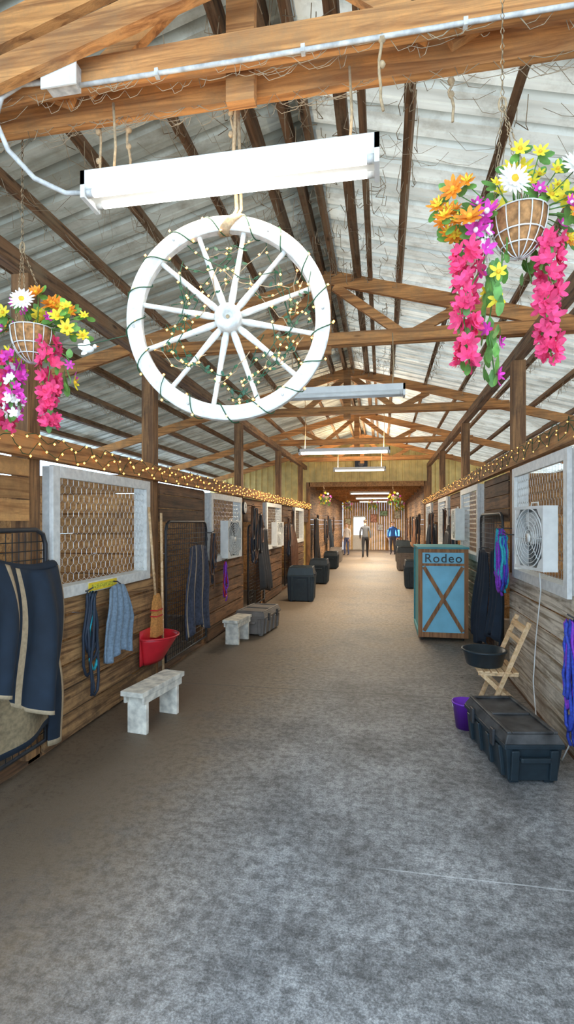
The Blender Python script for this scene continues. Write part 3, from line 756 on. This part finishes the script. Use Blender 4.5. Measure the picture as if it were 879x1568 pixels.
cloth('hanging_towel',-1,4.80,5.28,.50,1.12,TOW,4,.06,.55,.022)
PLA=M('plaid_wool',(.05,.055,.08),.95,var=.4,scale=30)
def pm(u,v): return BEIGE if (abs((u*6)%1-.5)>.46 or abs((v*8)%1-.5)>.46) else PLA
cloth('plaid_horse_blanket',-1,6.5,7.3,.35,1.38,PLA,3,.09,.7,.03,1,matfn=pm)
DY=DL
b=MB()
def big(u,v):
    y=3.05+u*1.10; fold=math.sin(u*17+1.2*v)+.35*math.sin(u*41+2*v); x=XL+.10+.07*(1.3+fold)*(.25+.75*v)+.05*math.sin(v*3.1)
    z=1.62-.20-.06*u-(.84-.10*math.sin(u*5))*v+.035*math.sin(u*6.0)
    return (x,y-.05*v+.02*math.sin(v*6),z)
def bm(u,v):
    if v>.965: return BEIGE
    if abs(u-.50)<.018 or abs(u-.62)<.018 or u>.982: return BEIGE
    return NAVY
b.grid(big,90,34,NAVY,matfn=bm)
def roll(u,v):
    y=3.05+u*1.10; a=math.pi*v; return (XL+.07+.045*math.cos(a),y,1.41-.06*u+.05*math.sin(a)+.035*math.sin(u*6.0))
b.grid(roll,50,8,NAVY)
def low(u,v):
    y=3.1+u*.93; return (XL+.11+.03*(1+math.sin(u*11)),y,.72-.44*v-.03*math.sin(u*4)) 
b.grid(low,40,12,TAN,matfn=lambda u,v: NAVY if v>.93 else TAN)
def strip(u,v):
    return (XL+.10+.04*math.sin(v*4)+.02*math.sin(u*3),3.93+.14*u+.16*v,.95-.83*v-.02*u)
b.grid(strip,10,20,NAVY,matfn=lambda u,v: BEIGE if (abs(u-.85)<.1 or v>.96) else NAVY)
b.build('horse_blanket',solid=.014)
no_dy()
def halter(name,side,y,z1,z0,mat,w=.012,n=4,spread=.1,off=.05,seed=1):
    side_dy(side)
    X=(XL if side<0 else XR)-side*off; b=MB(); rnd=random.Random(seed)
    for k in range(n):
        yc=y+rnd.uniform(-spread,spread)*.4; l=(z1-z0)*rnd.uniform(.55,1); ww=rnd.uniform(.03,.08)+spread*.4
        pts=[]
        for i in range(17):
            a=2*math.pi*i/16; pts.append((X-side*rnd.uniform(0,.02)+(-side)*.01*k,yc+ww*math.sin(a)*(.5-.5*math.cos(a)),z1-l/2+l/2*math.cos(a)))
        b.tube(pts[:-1],w,mat[k%len(mat)],6,closed=True)
    b.tube([((XL+.002) if side<0 else (XR-.002),y,z1+.01),(X,y,z1+.01),(X-side*.05,y,z1+.04)],.006,BLK,5)
    b.tube([(X-side*.02,y+.03,z0+.2),(X-side*.03,y+.05,z0+.05),(X-side*.02,y+.02,z0)],w,mat[0],6)
    o=b.build(name); no_dy(); return o
TEAL=M('teal_rope',(.02,.36,.44),.7,var=.3,scale=60); VIO=M('purple_rope',(.24,.04,.5),.7,var=.3,scale=60); DBL=M('dark_nylon',(.02,.03,.05),.6); BLU=M('blue_rope',(.03,.06,.40),.7,var=.4,scale=60)
LEA=M('brown_leather',(.13,.055,.025),.55,var=.3)
halter('rope_halter',-1,4.62,1.10,.28,[DBL,DBL,TEAL],.012,5,.09,seed=3)
halter('lead_rope',1,5.16,1.58,.90,[VIO,TEAL,VIO],.014,8,.16,.08,seed=5)
halter('lead_rope',1,4.93,1.52,.96,[TEAL,VIO,BLU],.012,8,.12,.10,seed=6)
halter('lead_rope',1,3.27,1.0,.16,[BLU,VIO,BLU],.011,6,.06,.05,seed=8)
halter('leather_bridle',-1,7.62,1.5,.75,[LEA,DBL],.01,5,.1,.06,seed=9)
halter('rope_halter',-1,8.2,1.08,.5,[VIO,RED,DBL],.01,4,.1,.06,seed=19)
for i,(s_,y) in enumerate(((-1,9.68),(-1,9.9),(-1,10.3),(-1,13.2),(-1,13.8),(1,8.95),(1,10.0),(1,12.5),(1,13.2),(-1,18.2),(-1,19.0),(1,17.0),(1,18.2),(-1,21.3),(1,20.5),(-1,22.6),(1,22.5),(-1,25),(1,25))):
    halter('leather_bridle',s_,y,rr(1.75,1.95),rr(.7,1.0),[DBL,LEA,BLK],.013,6,.16,.09,seed=20+i)
cloth('navy_jacket',1,5.3,5.85,.40,1.35,NAVY,3,.06,.55,.04,2)
cloth('navy_jacket',1,5.85,6.6,.22,1.32,NAVY,4,.10,.6,.04,4)
cloth('dark_horse_blanket',-1,10.15,10.9,.4,1.55,BLK,4,.10,.6,.05,3)
cloth('dark_horse_blanket',-1,13.3,14.2,.5,1.6,LEA,4,.10,.6,.06,5)
cloth('dark_horse_blanket',1,9.2,10.1,.3,1.5,BLK,4,.10,.6,.05,6)
cloth('dark_horse_blanket',1,12.6,13.6,.4,1.6,NAVY,4,.10,.6,.06,7)
cloth('dark_horse_blanket',-1,18.0,19.0,.4,1.8,BLK,4,.10,.6,.06,8); cloth('dark_horse_blanket',1,19,20.2,.4,1.8,LEA,4,.10,.6,.06,9); cloth('dark_horse_blanket',-1,23,24,.4,1.8,NAVY,4,.10,.6,.06,10)

DY=DL
b=MB(); b.tube([(XL+.07,5.68,1.80),(XL+.075,5.82,.92)],.013,CHW,8)
b.T=Matrix.Translation((XL+.08,5.84,0)); b.frustum(0,0,.84,.93,.03,.05,.018,.025,ORG); b.frustum(0,0,.50,.84,.035,.085,.03,.05,ORG)
for z in (.70,.76): b.box(-.036,.036,-.072,.072,z,z+.012,RED)
b.build('corn_broom')
b=MB(); b.tube([(XL+.07,5.97,1.75),(XL+.09,5.98,.1)],.014,CHW,8); b.box(XL+.07,XL+.11,5.86,6.1,.06,.10,BLK)
for q in range(9): b.tube([(XL+.09,5.87+.0275*q,.07),(XL+.12,5.87+.0275*q,.0)],.004,BLK,4)
b.build('pitchfork')
b=MB()
def sc(u,v):
    a=math.pi*(u); return (XL+.05+.26*math.sin(a)*(.35+.65*v),6.0-.26*math.cos(a)*(.75+.25*v)-.2,.26+.26*v)
b.grid(sc,24,8,RED); b.grid(lambda u,v:(XL+.05+.26*math.sin(math.pi*u)*.35*v,6.0-.2-.26*math.cos(math.pi*u)*.75*v,.26),24,4,RED)
b.grid(lambda u,v:(XL+.045,5.54+.52*u,.26+.34*v),6,6,RED)
b.tube([(XL+.05+.262*math.sin(math.pi*i/24),5.8-.262*math.cos(math.pi*i/24),.52) for i in range(25)],.01,RED,6)
b.build('red_muck_scoop',solid=.006)  # red plastic muck scoop hung on the wall
b=MB(); YP=M('yellow_plastic',(.9,.65,.03),.4,var=.1); b.box(XL+.036,XL+.042,4.66,5.10,1.10,1.165,YP); b.box(XL+.042,XL+.044,4.70,5.06,1.115,1.15,M('label_print',(.8,.55,.05),.5,var=.7,scale=80)); b.build('yellow_name_plate')
b=MB(); b.lathe([(0,.04),(.10,.04),(.11,.03),(.11,0),(0,0)],BLK,28,c=(XL-.02,9.57,1.9),axis='X'); b.lathe([(0,.0415),(.095,.0415)],WP,28,c=(XL-.02,9.57,1.9),axis='X')
b.beam((XL+.025,9.57,1.9),(XL+.025,9.57,1.97),.004,.008,BLK); b.beam((XL+.025,9.57,1.9),(XL+.025,9.62,1.92),.004,.008,BLK); b.build('wall_clock')
no_dy()

def fan(side,y,z,sz=.52,dep=.16,off=.04,rot=0):
    side_dy(side)
    X0=(XL if side<0 else XR)-side*off; s=-side; b=MB(); h=sz/2; X=0; xa,xb=sorted((X,X+s*dep)); t=.022
    b.T=Matrix.Translation((X0,y,z))@Matrix.Rotation(rot,4,'Z'); y=0; z=0
    b.box(xa,xb,y-h,y+h,z-h,z-h+t,FIX); b.box(xa,xb,y-h,y+h,z+h-t,z+h,FIX); b.box(xa,xb,y-h,y-h+t,z-h+t,z+h-t,FIX); b.box(xa,xb,y+h-t,y+h,z-h+t,z+h-t,FIX)
    xr=X+s*.012
    for q in range(1,11):
        r=h*.95*q/10; b.tube([(xr,y+r*math.cos(2*math.pi*j/24),z+r*math.sin(2*math.pi*j/24)) for j in range(24)],.0035,FANI,3,closed=True)
    xm=X+s*dep*.5
    b.add([(xr-s*.004,y-h+t,z-h+t),(xr-s*.004,y+h-t,z-h+t),(xr-s*.004,y+h-t,z+h-t),(xr-s*.004,y-h+t,z+h-t)],[(0,1,2,3)],FANI)  # dark sheet added behind the blades to stand in for shade inside the fan
    xf=X+s*(dep-.004)
    for q in range(1,8):
        r=h*.93*q/7; b.tube([(xf,y+r*math.cos(2*math.pi*j/28),z+r*math.sin(2*math.pi*j/28)) for j in range(28)],.003 if q<7 else .006,FIX,4,closed=True)
    for q in range(8):
        a=math.pi*q/4; b.tube([(xf,y,z),(xf,y+h*.94*math.cos(a),z+h*.94*math.sin(a))],.0028,FIX,4)
    for sy in (-1,1):
        for sz_ in (-1,1): b.add([(xf,y+sy*h,z+sz_*h),(xf,y+sy*h*.5,z+sz_*h),(xf,y+sy*h*.7,z+sz_*h*.7),(xf,y+sy*h,z+sz_*h*.5)],[(0,1,2,3)],FIX)
    b.lathe([(0,-.03),(.05,-.03),(.05,.03),(0,.03)],FIX,16,c=(xm,y,z),axis='X')
    b.lathe([(0,-.005),(.035,-.005),(.035,.005),(0,.005)],FIX,16,c=(xf,y,z),axis='X')
    for q in range(5):
        a=2*math.pi*q/5; ca,sa=math.cos(a),math.sin(a)
        vs=[]
        for r,w,tw in ((.05,.04,.02),(h*.5,.09,.03),(h*.86,.10,.02)):
            for e in (-1,1): vs.append((xm+e*tw,y+ca*r-sa*w*e*.5*1.0,z+sa*r+ca*w*e*.5))
        b.add(vs,[(0,1,3,2),(2,3,5,4)],PVC,True)
    b.tube([(X+s*dep*.5,y-.06,z+h),(X+s*dep*.5,y-.05,z+h+.03),(X+s*dep*.5,y+.05,z+h+.03),(X+s*dep*.5,y+.06,z+h)],.006,FIX,5)
    o=b.build('box_fan'); no_dy(); return o
fan(1,3.88,1.53,.49,.11,.085,math.radians(10)); fan(-1,8.45,1.40,.55,.12,.04,-.1); fan(-1,12.0,1.4,.52,.12,.04,-.1); fan(1,8.3,1.62,.5,.14)
DY=DR
b=MB(); b.tube([(1.2,3.85,1.26),(1.25,4.0,1.1),(1.27,4.2,.7),(1.26,4.25,.3),(1.22,4.0,.03),(1.2,3.7,.012),(1.22,3.4,.012),(1.27,3.25,.3)],.005,FIX,6); b.build('extension_cord')
no_dy()
b=MB(); b.box(-.85,-.45,YE-.16,YE-.0,3.35,3.65,BLK); b.box(-.82,-.48,YE-.165,YE-.158,3.38,3.62,DBL); b.tube([(-.65,YE-.168,3.5),(-.65,YE-.163,3.5)],.09,GREYP,20); b.build('wall_speaker')
b=MB(); c=Vector((-1.42,2.35,2.5)); b.T=Matrix.Translation(c)@Matrix.Scale(.6,4); c0=Vector((0,0,0)); b.sphere(c0,.03,WHT,10,6,(1.8,1,1)); b.sphere(c0+Vector((.06,0,.02)),.018,WHT,8,5); b.tube([c0+Vector((.07,0,.02)),c0+Vector((.1,0,.018))],.004,ORA,5,radii=[.005,.001])
b.petal(c0,(0,-1,.3),(-.3,0,1),.09,.06,WHT,.3); b.petal(c0,(0,-1,.3),(-1,0,.5),.10,.06,WHT,.2); b.petal(c0,(0,-1,.3),(-.6,0,-.8),.07,.05,WHT,.2)
b.T=Matrix.Identity(4); b.tube([(-1.62,2.33,2.53),c+Vector((-.02,0,.02)),(-1.1,2.15,2.48)],.002,GWIRE,4); b.build('bird_ornament')

# ------------------------------------------------------------------ people
def person(name,loc,head,H,shirt,pants,hair,walk=1,shoe=(.03,.03,.03)):
    k=H/1.75; w=walk
    J={'pel':((0,0,.96),(.135,.10)),'spi':((0,.0,1.12),(.125,.095)),'che':((0,.01,1.32),(.155,.11)),'nb':((0,0,1.47),(.075,.07)),'nk':((0,.01,1.54),(.052,.055)),
       'h1':((0,.03,1.61),(.07,.085)),'h2':((0,.02,1.68),(.078,.098)),'h3':((0,.01,1.73),(.055,.07))}
    E=[('pel','spi'),('spi','che'),('che','nb'),('nb','nk'),('nk','h1'),('h1','h2'),('h2','h3')]
    for s_,n,fw in ((-1,'l',-1),(1,'r',1)):
        J['sh'+n]=((s_*.175,0,1.42),(.06,.06)); J['el'+n]=((s_*.235,-.02-.06*fw*w,1.15),(.045,.047)); J['wr'+n]=((s_*.235,.05-.16*fw*w,.92),(.028,.032)); J['pa'+n]=((s_*.235,.07-.19*fw*w,.85),(.018,.038))
        J['hp'+n]=((s_*.09,0,.90),(.09,.095)); J['kn'+n]=((s_*.095,.06+.15*fw*w,.50),(.058,.062)); J['an'+n]=((s_*.095,.0+.30*fw*w,.10 if fw>0 else .10+.08*w),(.038,.045)); J['to'+n]=((s_*.10,.13+.32*fw*w,.04 if fw>0 else .04),(.04,.032))
        E+=[('che','sh'+n),('sh'+n,'el'+n),('el'+n,'wr'+n),('wr'+n,'pa'+n),('pel','hp'+n),('hp'+n,'kn'+n),('kn'+n,'an'+n),('an'+n,'to'+n)]
    names=list(J); me=bpy.data.meshes.new(name+'_skel'); me.from_pydata([tuple(c*k for c in J[n][0]) for n in names],[(names.index(a),names.index(c)) for a,c in E],[])
    ob=bpy.data.objects.new(name+'_skel',me); coll.objects.link(ob); ob.modifiers.new('skin','SKIN')
    sv=me.skin_vertices[0].data
    for i,n in enumerate(names): sv[i].radius=(J[n][1][0]*k,J[n][1][1]*k); sv[i].use_root=(n=='pel')
    sd=ob.modifiers.new('sub','SUBSURF'); sd.levels=2
    dg=bpy.context.evaluated_depsgraph_get(); m2=bpy.data.meshes.new_from_object(ob.evaluated_get(dg)); bpy.data.objects.remove(ob)
    SK=M(name+'_skin',(.62,.38,.27),.55); SH=M(name+'_shirt',shirt,.9,var=.15,scale=20); PA=M(name+'_trousers',pants,.9,var=.2,scale=20); SO=M(name+'_shoes',shoe,.6); HA=M(name+'_hair',hair,.8,var=.4,scale=50)
    b=MB(); vs=[v.co.copy() for v in m2.vertices]; b.v=[tuple(v) for v in vs]
    for p in m2.polygons:
        c=p.center/k; x,y,z=c
        if z<.10 and abs(x)<.19: mt=SO
        elif abs(x)>.165 and z<.91: mt=SK
        elif z<.98 and abs(x)<.19: mt=PA
        elif z>1.52: mt=SK
        else: mt=SH
        b.f.append(list(p.vertices)); b.m.append(b.mi(mt)); b.s.append(True)
    for s_,n in ((-1,'l'),(1,'r')):
        pc=Vector(J['pa'+n][0])*k
        for q,ln in enumerate((.07,.08,.075,.06)):
            o=pc+Vector((0,(.03-.02*q)*k,-.02*k)); b.tube([o,o+Vector((-s_*.006,.004,-ln*.5*k)),o+Vector((-s_*.02,.008,-ln*k))],.008,SK,6,radii=[.009*k,.008*k,.006*k])
        o=pc+Vector((-s_*.01,.035*k,.02*k)); b.tube([o,o+Vector((-s_*.015,.03*k,-.025*k)),o+Vector((-s_*.015,.035*k,-.055*k))],.009,SK,6,radii=[.011*k,.009*k,.007*k])
        b.sphere((s_*.078*k,.02*k,1.655*k),.022*k,SK,8,6,(.4,.8,1.3))
        b.sphere((s_*.03*k,.113*k,1.675*k),.01*k,WHT,8,6); b.sphere((s_*.03*k,.121*k,1.675*k),.005*k,BLK,6,4)
    b.sphere((0,.125*k,1.645*k),.016*k,SK,8,6,(.8,1,1.3)); b.sphere((0,.11*k,1.607*k),.02*k,M(name+'_lips',(.5,.18,.15),.5),8,4,(1.1,.4,.3))
    def hr(u,v):
        a=2*math.pi*u; ph=v*1.9
        x=.086*math.sin(ph)*math.cos(a); y=.108*math.sin(ph)*math.sin(a); z=.085*math.cos(ph)
        if y>0 and ph>1.15: z=max(z,.04); y=y*.95
        return ((x)*k,(y+.012)*k,(z+1.695)*k)
    b.grid(hr,24,10,HA)
    Mx=Matrix.Translation(loc)@Matrix.Rotation(head,4,'Z'); b.v=[tuple(Mx@Vector(v)) for v in b.v]
    zmin=min(v[2] for v in b.v); b.v=[(v[0],v[1],v[2]-zmin) for v in b.v]
    return b.build(name)
person('walking_man',(-.78,24.8,0),0,1.78,(.09,.095,.105),(.02,.02,.025),(.10,.07,.045),.8)
person('standing_woman',(-1.75,26.5,0),2.6,1.62,(.60,.57,.55),(.08,.10,.2),(.35,.22,.10),.15)
person('standing_man',(.55,27.5,0),2.9,1.70,(.03,.12,.45),(.05,.05,.07),(.08,.05,.03),.1)

# ------------------------------------------------------------------ light
w=bpy.data.worlds.new('sky'); scene.world=w; w.use_nodes=True
bg=w.node_tree.nodes['Background']; bg.inputs[0].default_value=(.55,.76,1,1); bg.inputs[1].default_value=3.5
sn=bpy.data.lights.new('sun','SUN'); sn.energy=6; sn.angle=.02; sn.color=(1,.88,.68)
so=bpy.data.objects.new('sun',sn); coll.objects.link(so); so.rotation_euler=(math.radians(8),math.radians(28),0)

cam=bpy.data.cameras.new('camera'); co=bpy.data.objects.new('camera',cam); coll.objects.link(co); scene.camera=co
co.location=(0,0,1.65); co.rotation_euler=(math.radians(90),0,math.radians(10.31))
cam.sensor_fit='VERTICAL'; cam.sensor_height=36; cam.sensor_width=36; cam.lens=18.37; cam.shift_x=0; cam.shift_y=.0102; cam.clip_start=.05; cam.clip_end=200
scene.view_settings.view_transform='Standard'; scene.view_settings.look='None'; scene.view_settings.exposure=0.5
